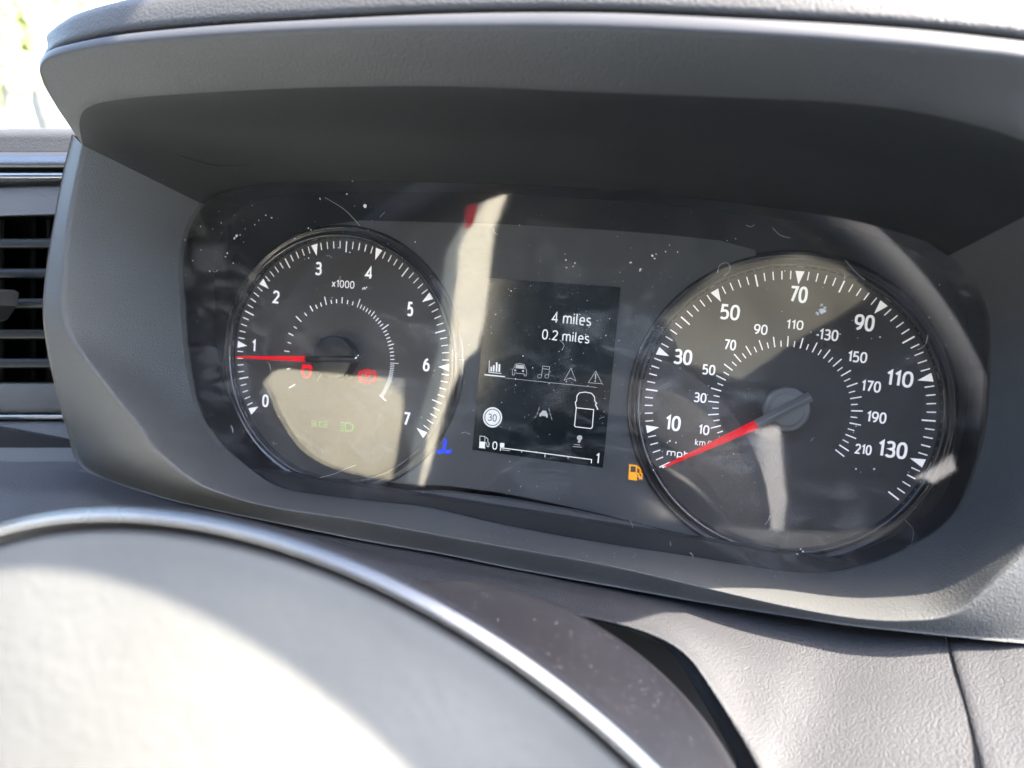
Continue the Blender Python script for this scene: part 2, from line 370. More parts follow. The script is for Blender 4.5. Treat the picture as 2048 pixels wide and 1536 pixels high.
Crs_r = [c.lerp((a + b) / 2, .35) for c, a, b in zip(Crs, r_c1, r_c2)]
ret = [o + Vector((0, 0, -7)) for o in Out]
deep = [o + Vector((0, 0, -70)) for o in Out]
loft('surround', [shift(Ledge, (0, 0, -3)), Ledge, r_in, r_mid, r_c1, Crs_r, r_c2, r_o1, Out, ret, deep], 'plastic', bin_, k=6, a=3, sharp=(1, 9))
cL = [lens(*s[0], 1.5) for s in CE]; cC = px([s[1] for s in CE])
mid1 = lerp(cL, cC, .12); mid2 = [p + Vector((0, 3.0, 0)) for p in lerp(cL, cC, .5)]
for i in (0, -1): mid2[i] -= Vector((0, 3.0, 0))
c9 = lerp(cL, cC, .86)

FM = px([(105, 200, 80), (112, 175, 86), (150, 150, 92), (250, 135, 96), (420, 122, 99), (640, 112, 101), (900, 108, 102), (1200, 114, 103), (1531, 128, 104), (1780, 145, 104), (1960, 165, 103), (2100, 195, 100), (2260, 250, 88)])
FT = px([(80, 145, 90), (90, 122, 95), (137, 105, 99), (239, 87, 103), (420, 71, 106), (640, 59, 108), (900, 53, 109), (1200, 54, 110), (1531, 70, 111), (1780, 88, 111), (1960, 106, 110), (2100, 125, 108), (2280, 165, 96)])
BTs = [(87, 113, 90), (103, 103, 95), (137, 91, 99), (239, 71, 103), (420, 53, 106), (640, 40, 108), (900, 28, 109), (1200, 26, 110), (1531, 40, 111), (1780, 55, 111), (1960, 73, 110), (2100, 92, 108), (2280, 130, 96)]
BT = px([(x, y, n - 3) for x, y, n in BTs])
F0 = lerp(cC, FM, .16); cC2 = [c.lerp((a + b) / 2, .4) for c, a, b in zip(cC, c9, F0)]; cC2[0], cC2[-1] = cC[0], cC[-1]
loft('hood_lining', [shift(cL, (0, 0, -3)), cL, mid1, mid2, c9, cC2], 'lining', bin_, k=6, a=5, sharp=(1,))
bead_mid = [(a + b) / 2 + Vector((0, .6, .8)) for a, b in zip(FT, BT)]
loft('hood_fascia', [lerp(cC2, c9, .02), cC2, F0, FM, lerp(FM, FT, .95), shift(FT, (0, 0, -2))], 'plastic', bin_, k=6, a=4, sharp=())
loft('hood_bead', [shift(FT, (0, -.1, -2.5)), FT, bead_mid, BT, shift(BT, (0, .3, -5))], 'bead', bin_, k=6, a=4)
P0 = px([(x, y + 2, n - 4) for x, y, n in BTs])
P1 = px([(x, y, n - 2) for (x, y), n in zip([(95, 95), (112, 80), (150, 65), (239, 45), (420, 27), (640, 13), (900, 2), (1200, 0), (1531, 13), (1780, 28), (1960, 45), (2100, 62), (2280, 100)], [s[2] for s in BTs])])
P2 = px([(x, y, n - 9) for (x, y), n in zip([(108, 66), (135, 44), (180, 20), (260, -2), (420, -24), (640, -42), (900, -52), (1200, -54), (1531, -42), (1780, -27), (1960, -8), (2100, 12), (2280, 50)], [s[2] for s in BTs])])
loft('hood_pad', [shift(P0, (0, -1, -3)), P0, P1, P2, shift(P2, (0, 2, -30)), shift(P2, (0, -4, -110)), shift(P2, (0, -60, -130))], 'pad', bin_, k=6, a=4)
# left end skin closing the hood down to the side panel
endL = [P2[0], BT[0], FT[0], FM[0], cC[0]]
loft('hood_end_skin', [endL, [p + Vector((-1, 0, -20)) for p in endL], [p + Vector((2, -4, -100)) for p in endL]], 'plastic', bin_, k=4, a=3)
endR = [P2[-1], BT[-1], FT[-1], FM[-1], cC[-1]]
loft('hood_end_skin', [endR, [p + Vector((1, 0, -20)) for p in endR], [p + Vector((-2, -4, -100)) for p in endR]], 'plastic', bin_, k=4, a=3)
# crescent mould marks in the lining
def sliver(name, stations, r, m, parent):
    P = cr([Vector(p) for p in stations], 6); k = len(P); V, Fc = [], []
    for i, p in enumerate(P):
        tt = (P[min(k - 1, i + 1)] - P[max(0, i - 1)]).normalized(); x = tt.cross(Vector((0, 0, 1))).normalized(); y = tt.cross(x)
        rr = r * max(.05, sin(pi * i / (k - 1)) ** .6)
        for j in range(6): V.append(p + x * rr * cos(j * pi / 3) + y * rr * sin(j * pi / 3))
    for i in range(k - 1):
        for j in range(6): Fc.append((i * 6 + j, i * 6 + (j + 1) % 6, (i + 1) * 6 + (j + 1) % 6, (i + 1) * 6 + j))
    return mesh(name, V, Fc, m, parent)

sliver('mould_mark', [at(1640, 367, 37.5), at(1690, 380, 35), at(1745, 386, 35), at(1800, 384, 36), at(1855, 375, 37.5)], .45, 'plastic', bin_)
sliver('mould_mark', [at(352, 308, 50), at(400, 325, 46), at(450, 333, 45), at(505, 328, 46)], .3, 'lining', bin_)

# ================================================================ INSTRUMENT CLUSTER
clu = thing('instrument_cluster', 'gauge cluster with two round dials and a small central screen', 'gauge cluster', (-93, -60, 0))
loopE = [lens(*s[0]) for s in BZ] + [lens(*s[0]) for s in CE][::-1][1:-1]
loopD = cr(loopE, 4, True)
k = len(loopD)
nL = Vector((0, -LB, 1)).normalized()
big = [p + (p - Vector((-93, 5, 17))).normalized() * 1.2 for p in loopD]       # tucked under the surround
V = big + [p - nL * 2.0 for p in big]
mesh('lens', V, [tuple(range(k)), tuple(range(2 * k - 1, k - 1, -1))] + [(i, (i + 1) % k, k + (i + 1) % k, k + i) for i in range(k)], 'lens', clu, smooth=False)
back = [Vector((p.x, p.y, -6.5)) for p in loopD]
V = [p + Vector((0, 0, -2.6)) for p in loopD] + back
mesh('housing_wall', V, [(i, (i + 1) % k, k + (i + 1) % k, k + i) for i in range(k)], 'wall', clu)
prism('back_panel', [((p.x + 93) * 1.03 - 93, (p.y - 5) * 1.05 + 5) for p in loopD], -5.2, -9, 'wall', clu)
TC, SC = Vector((-180.03, 0.02)), Vector((0, 0))
D35 = .6140
# centre plate between the dials
top = [at(x, y, 0).xy for x, y in [(640, 452), (720, 441), (820, 443), (1000, 448), (1200, 459), (1330, 469), (1440, 481), (1510, 500)]]
bot = [at(x, y, 0).xy for x, y in [(1400, 1075), (1300, 1052), (1200, 1027), (1100, 1005), (1000, 985), (900, 972), (820, 968), (730, 962)]]
def notch(c, r, a0, a1, kk=28): return [Vector((c[0] + r * sin(a0 + (a1 - a0) * i / kk), c[1] + r * cos(a0 + (a1 - a0) * i / kk))) for i in range(kk + 1)]
def angc(c, p): d = Vector(p) - c; return math.atan2(d.x, d.y)
aT0, aT1 = angc(TC, bot[-1]), angc(TC, top[0]); aS0, aS1 = angc(SC, top[-1]), angc(SC, bot[0])
left = notch(TC, 52.2, aT0, aT1)
right = notch(SC, 52.2, aS0 if aS0 < 0 else aS0 - 2 * pi, (aS1 if aS1 < 0 else aS1 - 2 * pi))
prism('centre_plate', left + top + right + bot, -3, 0, 'plate', clu)
lt = [at(x, y, 5).xy for x, y in [(770, 985), (880, 984), (1000, 998), (1150, 1024), (1290, 1056), (1420, 1097)]]
lb = [at(x, y, 5).xy for x, y in [(1400, 1103), (1200, 1074), (1000, 1040), (853, 1012), (770, 1002)]]
prism('lower_strip', lt + lb, 1, 5, 'plate', clu)

def dial(name, c, label):
    d = lathe(name, c, [(0.01, -.6), (20, -.6), (40, -.6), (52.5, -.6)], 'dial', clu, 128)
    d['label'] = label
    lathe('dial_rim', c, [(51.2, -.5), (51.2, 1.2), (51.6, 2.6), (52.4, 3.2), (53.0, 2.4), (53.3, .6), (54.6, .2), (55.0, 1.0), (55.6, 1.2), (56.6, .4), (57.5, -2), (58, -5)], 'ring', d, 160)
    return d
tach = dial('tachometer', TC, 'left rev counter dial numbered 0 to 7')
spd = dial('speedometer', SC, 'right speedometer dial numbered 10 to 130')
NP = -.45
def tickq(pr, c, a, r0, r1, wd):
    s_, c_ = sin(a), cos(a); e = Vector((c_, -s_)); q = Vector((s_, c_)); c = Vector(c)
    pr.fill([c + q * r0 - e * wd / 2, c + q * r0 + e * wd / 2, c + q * r1 + e * wd / 2, c + q * r1 - e * wd / 2])
def tri(c, a, par):
    s_, c_ = sin(a), cos(a); e = Vector((c_, -s_)); q = Vector((s_, c_)); c = Vector(c)
    Print().fill([c + q * 45.2, c + q * 50 + e * 1.55, c + q * 50 - e * 1.55]).build('triangle_mark', NP, 'white', par)
# speedometer scale
pr = Print()
for v in range(0, 141, 2):
    a = (v - 70) / 20 * D35
    if v % 20 == 10: tri(SC, a, spd)
    elif v % 10 == 0: tickq(pr, SC, a, 45.6, 50, .52)
    else: tickq(pr, SC, a, 47, 50, .38)
pr.build('mile_scale', NP, 'white', spd)
pr = Print()
for v in range(5, 226, 5):
    a = (v / 1.609 - 70) / 20 * D35
    if v % 10 == 0 or v == 225: tickq(pr, SC, a, 22.8, 26.6, .42)
    else: tickq(pr, SC, a, 22.8, 25, .36)
pr.build('kilometre_scale', NP, 'white', spd)
Z3 = (1240, 480, 2.258)
for s_, b in {'10': (203, 790, 276, 865), '30': (240, 490, 328, 567), '50': (450, 287, 543, 365), '70': (763, 205, 850, 287), '90': (1056, 333, 1152, 415), '110': (1200, 585, 1327, 668), '130': (1162, 903, 1300, 990)}.items():
    text('numeral', s_, b, NP, 'white', spd, Z3, bold=.155)
for s_, b in {'10': (353, 833, 405, 882), '30': (332, 687, 392, 737), '50': (370, 560, 432, 612), '70': (468, 447, 526, 500), '90': (603, 378, 668, 430), '110': (750, 358, 830, 408), '130': (898, 400, 988, 458), '150': (1027, 500, 1118, 557), '170': (1088, 632, 1180, 690), '190': (1112, 772, 1205, 830), '210': (1060, 920, 1138, 972)}.items():
    text('numeral', s_, b, NP, 'white', spd, Z3, bold=.15)
text('unit_lettering', 'mph', (210, 943, 312, 992), NP, 'white', spd, Z3, bold=.15)
text('unit_lettering', 'km/h', (338, 898, 424, 938), NP, 'white', spd, Z3, bold=.12)
# rev counter scale
pr = Print()
for i in range(0, 71):
    v = i / 10; a = (v - 3.5) * D35
    if i % 10 == 0: tri(TC, a, tach)
    elif i % 5 == 0: tickq(pr, TC, a, 45.4, 50, .50)
    else: tickq(pr, TC, a, 47, 50, .38)
pr.build('rev_scale', NP, 'white', tach)
pr = Print(); A = radians
for d_, l in [(-122.5, 2), (-105, 0), (-87.5, 1), (-78.7, 0), (-70.1, 1), (-61.6, 0), (-52.7, 2), (-43.9, 0), (-35.4, 1), (-29.6, 0), (-24.1, 0), (-18.4, 2), (-12.4, 0), (-6.7, 0), (-.7, 1), (5.3, 0), (11, 0)]:
    tickq(pr, TC, A(d_), 23.9, 25.6 + .9 * l, .42)
for a0, a1, q in ((16.9, 52.3, 10), (52.3, 87.6, 10), (87.6, 123, 20)):
    for i in range(q):
        tickq(pr, TC, A(a0 + (a1 - a0) * i / q), 23.9, 27.6 if i == 0 else (26.4 if i == q // 2 else 25.7), .36 if q == 10 else .24)
tickq(pr, TC, A(123), 23.9, 27.6, .36)
pr.build('economy_scale', NP, 'white', tach)
Z1 = (440, 440, 2.742)
for s_, b in {'0': (230, 955, 268, 1028), '1': (172, 655, 198, 725), '2': (288, 385, 328, 460), '3': (520, 228, 560, 305), '4': (795, 253, 840, 328), '5': (1025, 447, 1062, 530), '6': (1112, 755, 1152, 832), '7': (1003, 1052, 1043, 1130)}.items():
    text('numeral', s_, b, NP, 'white', tach, Z1, bold=.155)
text('unit_lettering', 'x1000', (612, 325, 738, 378), NP, 'white', tach, Z1, bold=.12)

# needles
def wedge(name, p0, w0, p1, w1, n0, n1, m, parent):
    p0, p1 = Vector(p0), Vector(p1); d = (p1 - p0).normalized(); e = Vector((-d.y, d.x))
    h = .55 * (n1 - n0); q0, q1 = (p0 + p1) / 2, p1
    V = []
    for p_, w_, z_ in ((p0, w0, .4), (p1, w1, 1)):
        V += [Vector((*(p_ - e * w_ / 2), n0)), Vector((*(p_ + e * w_ / 2), n0)), Vector((*(p_ + e * w_ / 2), n1 - h * .5)), Vector((*(p_ + e * w_ * .12), n1 + h * .5 * z_)), Vector((*(p_ - e * w_ * .12), n1 + h * .5 * z_)), Vector((*(p_ - e * w_ / 2), n1 - h * .5))]
    Fc = [tuple(range(6)), tuple(range(11, 5, -1))] + [(i, (i + 1) % 6, 6 + (i + 1) % 6, 6 + i) for i in range(6)]
    return mesh(name, V, Fc, m, parent, smooth=False)
def disc(name, c, r, n0, n1, m, parent, seg=64, bev=.5):
    return lathe(name, c, [(r, n0), (r, n1 - bev), (r - bev * .4, n1 - bev * .25), (r - bev, n1), (r * .5, n1), (.01, n1)], m, parent, seg)
na = wedge('needle', at(472, 714, 6.4).xy, .75, at(611, 718, 6.4).xy, 2.4, 5.6, 6.6, 'red', clu); na['label'] = 'red rev counter needle pointing just below 1'
disc('needle_cap', at(664, 716, 6).xy, 9.2, -.6, 6, 'hubcap', na)
wedge('needle_arm', at(612, 718, 6.4).xy, 2.6, at(712, 718, 6.4).xy, 3.0, 5.0, 7.2, 'hubcap', na)
nb = wedge('needle', at(1328, 934, 6.4).xy, .9, at(1514, 849, 6.4).xy, 3.3, 5.6, 6.6, 'red', clu); nb['label'] = 'red speedometer needle resting below the mph lettering'
lathe('needle_cap', at(1573, 820, 6).xy, [(8.1, -.6), (8.1, 3.6), (7.9, 4.4), (7.2, 5.0), (6.2, 5.1), (5.9, 5.6), (5.2, 5.9), (2, 6), (.01, 6)], 'hubcap2', nb, 72)
wedge('needle_arm', at(1513, 849, 6.6).xy, 3.2, at(1622, 793, 6.6).xy, 3.4, 5.0, 7.6, 'needle_arm', nb)
wedge('needle_tip', at(1325, 935.5, 6.4).xy, .5, at(1331, 932.5, 6.4).xy, .9, 5.5, 6.5, 'white', nb)

# central screen
Z2 = (920, 540, 3.658)
NS = .45
corn = [at(974.7, 555.6, .3).xy, at(1241.2, 574.2, .3).xy, at(1205.7, 935.6, .3).xy, at(944.6, 899.5, .3).xy]
scr = prism('screen', corn, -.5, .3, 'screen', clu); scr['label'] = 'dark trip computer screen with white text and symbols'
q = zz(Z2, NS)
def zs(P): return [q(x, y) for x, y in P]
text('trip_lettering', '4 miles', (668, 300, 964, 412), NS, 'lcd', scr, Z2, bold=.12)
text('trip_lettering', '0.2 miles', (596, 430, 950, 538), NS, 'lcd', scr, Z2, bold=.12)
text('gauge_lettering', '0', (236, 1253, 274, 1316), NS, 'lcd', scr, Z2, bold=.12)
text('gauge_lettering', '1', (990, 1338, 1022, 1418), NS, 'lcd', scr, Z2, bold=.12)
W = .22
p = Print(); p.stroke(zs([(215, 662), (212, 748), (303, 757)]), 0.260)
for x, y0, y1 in ((229, 708, 741), (247, 696, 742), (268, 676, 743), (288, 688, 745)): p.fill(zs([(x - 6 + 1, y0), (x + 6 + 1, y0 + 1), (x + 5, y1 + 1), (x - 7, y1)]))
p.build('chart_icon', NS, 'lcd', scr)
p = Print(); p.fill(zs([(178, 761), (329, 777), (328, 785), (178, 770)])).build('tab_marker', NS, 'lcd', scr)
p = Print(); p.stroke(zs([(330, 790), (700, 828), (1000, 859)]), 0.156).build('divider_line', NS, 'lcd_grey', scr)
p = Print(); p.stroke(zs([(384, 768), (384, 728), (395, 716), (407, 688), (440, 684), (470, 692), (481, 722), (488, 736), (484, 775), (470, 774), (470, 760), (398, 753), (397, 768)]), 0.195, True)
p.fill(zs([(404, 718), (412, 692), (465, 697), (473, 724)]))
for cx, cy in ((404, 734), (461, 739)): p.fill(zs([(cx - 7, cy - 7), (cx + 7, cy - 6), (cx + 7, cy + 7), (cx - 7, cy + 6)]))
p.build('car_icon', NS, 'lcd_grey', scr)
def ring2(pr, cx, cy, r, wd, f=1.0, k=20): pr.stroke([q(cx + r * cos(2 * pi * i / k) * f, cy + r * sin(2 * pi * i / k)) for i in range(k)], wd, True)
p = Print(); ring2(p, 582, 777, 14, .15); ring2(p, 635, 777, 14, .15)
p.stroke(zs([(596, 774), (606, 703), (656, 708), (649, 772)]), 0.195); p.stroke(zs([(604, 722), (653, 727)]), 0.195); p.build('music_icon', NS, 'lcd_grey', scr)
p = Print(); p.stroke(zs([(812, 718), (847, 812), (807, 790), (762, 807)]), 0.208, True); p.build('arrow_icon', NS, 'lcd_grey', scr)
p = Print(); p.stroke(zs([(994, 740), (1039, 832), (939, 824)]), 0.195, True); p.fill(zs([(989, 758), (997, 759), (994, 800), (987, 799)])); p.fill(zs([(985, 808), (994, 809), (993, 820), (984, 819)])); p.build('warning_icon', NS, 'lcd_grey', scr)
# speed limit disc
pr2 = Print(); pr2.fill([q(238 + 70 * cos(2 * pi * i / 40), 1078 + 74 * sin(2 * pi * i / 40)) for i in range(40)]); sd = pr2.build('speed_limit_sign', NS, 'lcd', scr)
p = Print(); p.stroke([at(Z2[0] + (238 + 57 * cos(2 * pi * i / 40)) / Z2[2], Z2[1] + (1078 + 60 * sin(2 * pi * i / 40)) / Z2[2], NS + .1).xy for i in range(40)], .34, True); p.build('sign_ring', NS + .1, 'lcd_dark', scr)
text('sign_numeral', '30', (202, 1050, 270, 1110), NS + .1, 'lcd_dark', scr, Z2, bold=.12)
# lane icon
p = Print()
for P in ([(580, 1004), (574, 1028)], [(570, 1036), (563, 1058)], [(558, 1066), (549, 1082)], [(650, 1012), (655, 1036)], [(657, 1044), (664, 1068)], [(667, 1074), (673, 1096)]): p.stroke(zs(P), .2)
p.fill(zs([(580, 1070), (582, 1050), (594, 1042), (604, 1028), (630, 1030), (637, 1046), (643, 1054), (641, 1082), (630, 1080), (628, 1070), (596, 1066), (592, 1072)])); p.build('lane_icon', NS, 'lcd_grey', scr)
# van from above
p = Print(); p.stroke(zs([(851, 1008), (843, 968), (853, 958), (856, 920), (874, 898), (918, 893), (962, 902), (984, 928), (987, 962), (1001, 975), (990, 980)]), 0.312)
p.stroke(zs([(990, 982), (1009, 1021)]), 0.390); p.stroke(zs([(851, 1008), (978, 1021), (968, 1150), (956, 1160), (846, 1147), (838, 1138)]), 0.312, True); p.build('van_icon', NS, 'lcd', scr)
# seat/plug symbol
p = Print(); p.fill([q(875 + 20 * cos(2 * pi * i / 20), 1228 + 19 * sin(2 * pi * i / 20)) for i in range(20)]); p.fill(zs([(868, 1244), (884, 1246), (878, 1264), (860, 1262)])); p.stroke(zs([(835, 1276), (880, 1280)]), 0.208); p.stroke(zs([(826, 1291), (892, 1297)]), 0.208); p.build('tow_ball_icon', NS, 'lcd_grey', scr)
# fuel gauge
def pump(pr, f, wd):
    pr.stroke([f(.05, 1), f(.10, .05), f(.55, .08), f(.52, 1.02)], wd); pr.fill([f(.08, .50), f(.535, .53), f(.52, 1.02), f(.05, 1)])
    pr.stroke([f(.62, .12), f(.82, .30), f(.80, .52), f(.92, .62), f(.88, .92), f(.76, .93), f(.68, .62), f(.56, .58)], wd)
    pr.fill([f(0, .98), f(.58, 1.03), f(.58, 1.08), f(0, 1.03)])
p = Print(); pump(p, lambda x, y: q(138 + 82 * x, 1210 + 88 * y + 2 * x), .2); p.build('fuel_icon', NS, 'lcd', scr)
p = Print(); p.stroke(zs([(295, 1322), (297, 1300), (963, 1387), (960, 1414)]), 0.338)
for x, y, h in ((452, 1322, 14), (622, 1344, 24), (792, 1366, 14)): p.stroke(zs([(x, y), (x - 1, y + h)]), 0.260)
p.fill(zs([(294, 1264), (325, 1267), (323, 1298), (292, 1294)])); p.build('fuel_scale', NS, 'lcd', scr)
p = Print(); p.fill(zs([(305, 1312), (366, 1319), (365, 1325), (304, 1318)])); p.build('fuel_shade_bar', NS, 'lcd_grey', scr)

# warning lamps
def lamp(name, z, n, m, label):
    f = zz(z, n); p = Print(); return p, f
NW = -.4
za = (540, 620, 5.908)
f = zz(za, NW); p = Print()
p.fill([f(x, y) for x, y in [(395, 648), (490, 652), (494, 690), (370, 684)]]); p.stroke([f(x, y) for x, y in [(392, 690), (392, 760), (405, 790), (450, 792), (470, 765), (474, 690)]], .75)
p.stroke([f(x, y) for x, y in [(388, 700), (365, 745)]], .45); p.stroke([f(x, y) for x, y in [(480, 690), (506, 692)]], .45); p.stroke([f(x, y) for x, y in [(476, 720), (492, 750)]], .4); p.stroke([f(x, y) for x, y in [(392, 632), (380, 650)]], .4)
o = p.build('door_open_lamp', NW, 'red_lamp', clu); o['label'] = 'red open door warning symbol under the rev needle'
p = Print(); c_ = (1150, 785)
p.stroke([f(c_[0] + 78 * cos(2 * pi * i / 32), c_[1] + 80 * sin(2 * pi * i / 32)) for i in range(32)], .46, True)
for s_ in (0, 1):
    p.stroke([f(c_[0] + 106 * cos(a) * (1 if s_ else -1), c_[1] + 106 * sin(a)) for a in [-.75 + 1.5 * i / 12 for i in range(13)]], .46)
p.stroke([f(x, y) for x, y in [(1128, 836), (1136, 730)]], .62); p.stroke([f(x, y) for x, y in [(1140, 738), (1172, 740), (1182, 758), (1170, 782), (1140, 784)]], .5)
o = p.build('parking_brake_lamp', NW, 'red_lamp', clu); o['label'] = 'red parking brake symbol, a P in a ring'
f = zz(Z1, NW)
p = Print(); p.stroke([f(x, y) for x, y in [(690, 1112), (710, 1112), (728, 1124), (731, 1140), (722, 1154), (704, 1160), (690, 1158), (686, 1136)]], .4, True)
for y in (1112, 1127, 1142, 1156): p.stroke([f(660, y - 2), f(680, y + 1)], .4)
o = p.build('headlamp_lamp', NW, 'green', clu); o['label'] = 'green dipped headlamp symbol'
p = Print(); p.stroke([f(x, y) for x, y in [(560, 1106), (546, 1110), (546, 1130), (560, 1136)]], .35); p.stroke([f(x, y) for x, y in [(532, 1104), (520, 1110), (520, 1128), (532, 1132)]], .35)
for y in (1106, 1120, 1134): p.stroke([f(566, y), f(590, y + 1)], .33); p.stroke([f(500, y - 3), f(514, y - 2)], .3)
o = p.build('sidelight_lamp', NW, 'green', clu); o['label'] = 'green sidelight symbol'
zb = (340, 800, 2.926); NB = .2
f = zz(zb, NB); p = Print()
p.stroke([f(x, y) for x, y in [(1608, 226), (1604, 288)]], .75); p.stroke([f(1608, 240), f(1622, 241)], .45); p.stroke([f(1607, 254), f(1620, 255)], .45); p.stroke([f(1606, 268), f(1619, 269)], .45)
p.stroke([f(1604 + (x - 1604), 294 + 5 * sin((x - 1560) / 8.5)) for x in range(1560, 1650, 4) if abs(x - 1604) > 9], .6)
p.stroke([f(x, 306 + 5 * sin((x - 1560) / 8.5)) for x in range(1566, 1645, 4)], .6)
o = p.build('coolant_lamp', NB, 'blue', clu); o['label'] = 'blue coolant temperature symbol beside the rev counter'
f = zz((1000, 900, 2.926), NB); p = Print(); pump(p, lambda x, y: f(752 + 86 * x, 84 + 86 * y + 4 * x), .6)
o = p.build('low_fuel_lamp', NB, 'amber', clu); o['label'] = 'amber low fuel pump symbol beside the speedometer'

# lint and dust lying on the lens
V, Fc = [], []
def fleck(x, y, r, off=.12, P=None):
    c = P if P is not None else lens(x, y, off); a0 = random.random() * 6; kk = random.choice((5, 6, 7)); o = len(V); el = random.uniform(.45, 1)
    for i in range(kk):
        a = a0 + 2 * pi * i / kk; rr = r * random.uniform(.5, 1.2); d = Vector((cos(a) * rr, sin(a) * rr * el)); d.rotate(Matrix.Rotation(a0, 2)); V.append(c + Vector((d.x, d.y, LB * d.y)))
    V.append(c + Vector((0, 0, r * .35)))
    for i in range(kk): Fc.append((o + i, o + (i + 1) % kk, o + kk))
for x, y, r in [(300, 310, .7), (495, 320, .9), (560, 265, .9), (595, 280, 1.0), (390, 385, 1.5), (376, 400, 1.1), (410, 380, 1), (335, 487, .8), (325, 508, .8), (180, 330, .5), (250, 345, .5), (440, 343, .5), (878, 170, 1.1), (1140, 210, 1.4), (1148, 205, .9), (1035, 142, .9), (1068, 65, 1), (810, 340, .8), (825, 350, .7), (232, 593, .7), (370, 545, .6), (133, 530, .6), (88, 410, .5), (1140, 692, 1.2), (1128, 696, .9), (1150, 687, .9), (1435, 422, .6), (182, 468, .5), (430, 422, .5), (520, 295, .5), (730, 402, .6), (985, 455, .7), (1052, 482, .7), (812, 515, .6)]:
    fleck(340 + x / 2.926, 340 + y / 2.926, r * .55)
for x, y, r in [(1130, 508, .6), (1132, 520, .9), (1150, 526, .7), (1133, 535, .8), (1146, 533, .5), (1262, 525, 1.1), (1280, 540, 1.2), (1240, 545, .4), (1304, 512, 1.0), (1312, 508, .7), (1309, 517, .7), (1331, 503, .6), (1339, 490, .4), (1355, 504, .6), (1340, 618, 0), (1594, 1108, .9), (1606, 1103, 1.0), (1601, 1098, .6), (1340, 882, .8), (1352, 885, .6), (1335, 885, .6), (712, 716, 1.1), (716, 711, .6), (1712, 938, .7), (1748, 938, .8), (1680, 668, .6), (1760, 674, .7), (1743, 677, .3), (1715, 676, .3), (1046, 712, .6), (1635, 670, .9), (1622, 664, .5)]:
    if r: fleck(x, y, r * .55)
for i in range(9): fleck(1643 + random.gauss(0, 7), 620 + random.gauss(0, 7), .7)
import itertools
n_ = 0
while n_ < 420:
    x, y = random.uniform(370, 1970), random.uniform(372, 1140)
    if random.random() < .45: x, y = random.gauss(1150, 180), random.gauss(700, 180)
    p_ = lens(x, y)
    if not (-245 < p_.x < 58 and -52 < p_.y < 68): continue
    fleck(x, y, random.choice((.07, .08, .1, .1, .13, .2))); n_ += 1
for i in range(60):
    P = (Ledge[14].lerp(Crs[14], random.random()) + (Ledge[18] - Ledge[14]) * random.uniform(-1.2, 1) + Vector((0, .5, .2))) ; fleck(0, 0, random.uniform(.08, .16), P=P)
def hair(P, r=.05):
    P = cr([Vector(p) for p in P], 8); o = len(V); k_ = len(P)
    for i, p in enumerate(P):
        tt = (P[min(k_ - 1, i + 1)] - P[max(0, i - 1)]).normalized(); x = tt.cross(Vector((0, 0, 1))).normalized(); z = Vector((0, 0, 1))
        for d in (x * r, z * r * 1.6, x * -r): V.append(p + d)
    for i in range(k_ - 1):
        for j in range(2): Fc.append((o + i * 3 + j, o + i * 3 + j + 1, o + i * 3 + 3 + j + 1, o + i * 3 + 3 + j))
for path in ([(1435, 545), (1440, 530), (1455, 526), (1460, 540), (1448, 552)], [(1260, 1040), (1264, 1048), (1265, 1056)], [(1005, 1062), (1012, 1072), (1004, 1082), (1007, 1096)], [(1340, 1083), (1342, 1092)], [(1380, 1105), (1386, 1112), (1383, 1122)], [(650, 395), (690, 420), (720, 452)],
             [(466, 866), (465, 858), (462, 851)], [(640, 955), (668, 948), (690, 938), (712, 930)], [(1835, 700), (1850, 690), (1856, 670)], [(1690, 520), (1712, 545), (1730, 560)], [(1120, 680), (1128, 690), (1124, 700)], [(1545, 455), (1560, 470), (1580, 476)], [(1530, 1050), (1537, 1040), (1540, 1030)], [(1810, 1040), (1826, 1060), (1822, 1090), (1812, 1092)]):
    hair([lens(x, y, .15) for x, y in path], random.uniform(.03, .055))
for i in range(16):
    x, y = random.uniform(420, 1900), random.uniform(400, 1100); a = random.random() * 6; q_ = random.uniform(4, 11); p_ = lens(x, y)
    if -240 < p_.x < 54 and -46 < p_.y < 64: hair([lens(x + q_ * cos(a), y + q_ * sin(a), .15), lens(x + random.uniform(-3, 3), y + random.uniform(-3, 3), .15), lens(x - q_ * cos(a + .5), y - q_ * sin(a + .5), .15)], .03)
d_ = mesh('lint_specks', V, Fc, 'lint', None, (-93, -60, 20), False); tag(d_, 'white lint and dust specks scattered over the clear gauge lens', 'dust', kind='stuff')

# ================================================================ DASHBOARD
dash = thing('lower_dashboard', 'grey leather grained lower dashboard below the gauges with column opening', 'dashboard', (-30, -120, 60))
DT = [(-150, 925), (0, 938), (171, 942), (308, 990), (571, 1049), (800, 1093), (960, 1123), (1060, 1142), (1130, 1155), (1200, 1167), (1270, 1180), (1340, 1193), (1410, 1205), (1500, 1219), (1590, 1233), (1700, 1249), (1800, 1260), (1889, 1270)]
DTn = [22, 22, 21, 31, 35, 34, 33, 34, 34, 35, 36, 38, 39, 41, 43, 45, 47, 48.5]
DB = [(-150, 1040, 60), (0, 1048, 60), (171, 1060, 60), (308, 1090, 60), (571, 1130, 60), (800, 1175, 60), (960, 1205, 62), (1100, 1222, 65), (1166, 1233, 66), (1257, 1254, 69), (1330, 1282, 72), (1379, 1318, 75), (1422, 1379, 80), (1470, 1458, 86), (1513, 1536, 93), (1570, 1640, 101), (1770, 1640, 100), (1976, 1632, 98)]
t0 = px([(x, y, n) for (x, y), n in zip(DT, DTn)]); b0 = px(DB)
def sidedrop(P, i, d): P[i] = P[i] + Vector(d)
tm = [p + Vector((0, 1.2, 1.2)) for p in lerp(t0, b0, .5)]
b9 = lerp(t0, b0, .97)
lip = [p + Vector((0, -1.6, -2.0)) for p in b0]
WALL = [(p + Vector((-5.5, -5.5, -14))) for p in b0]
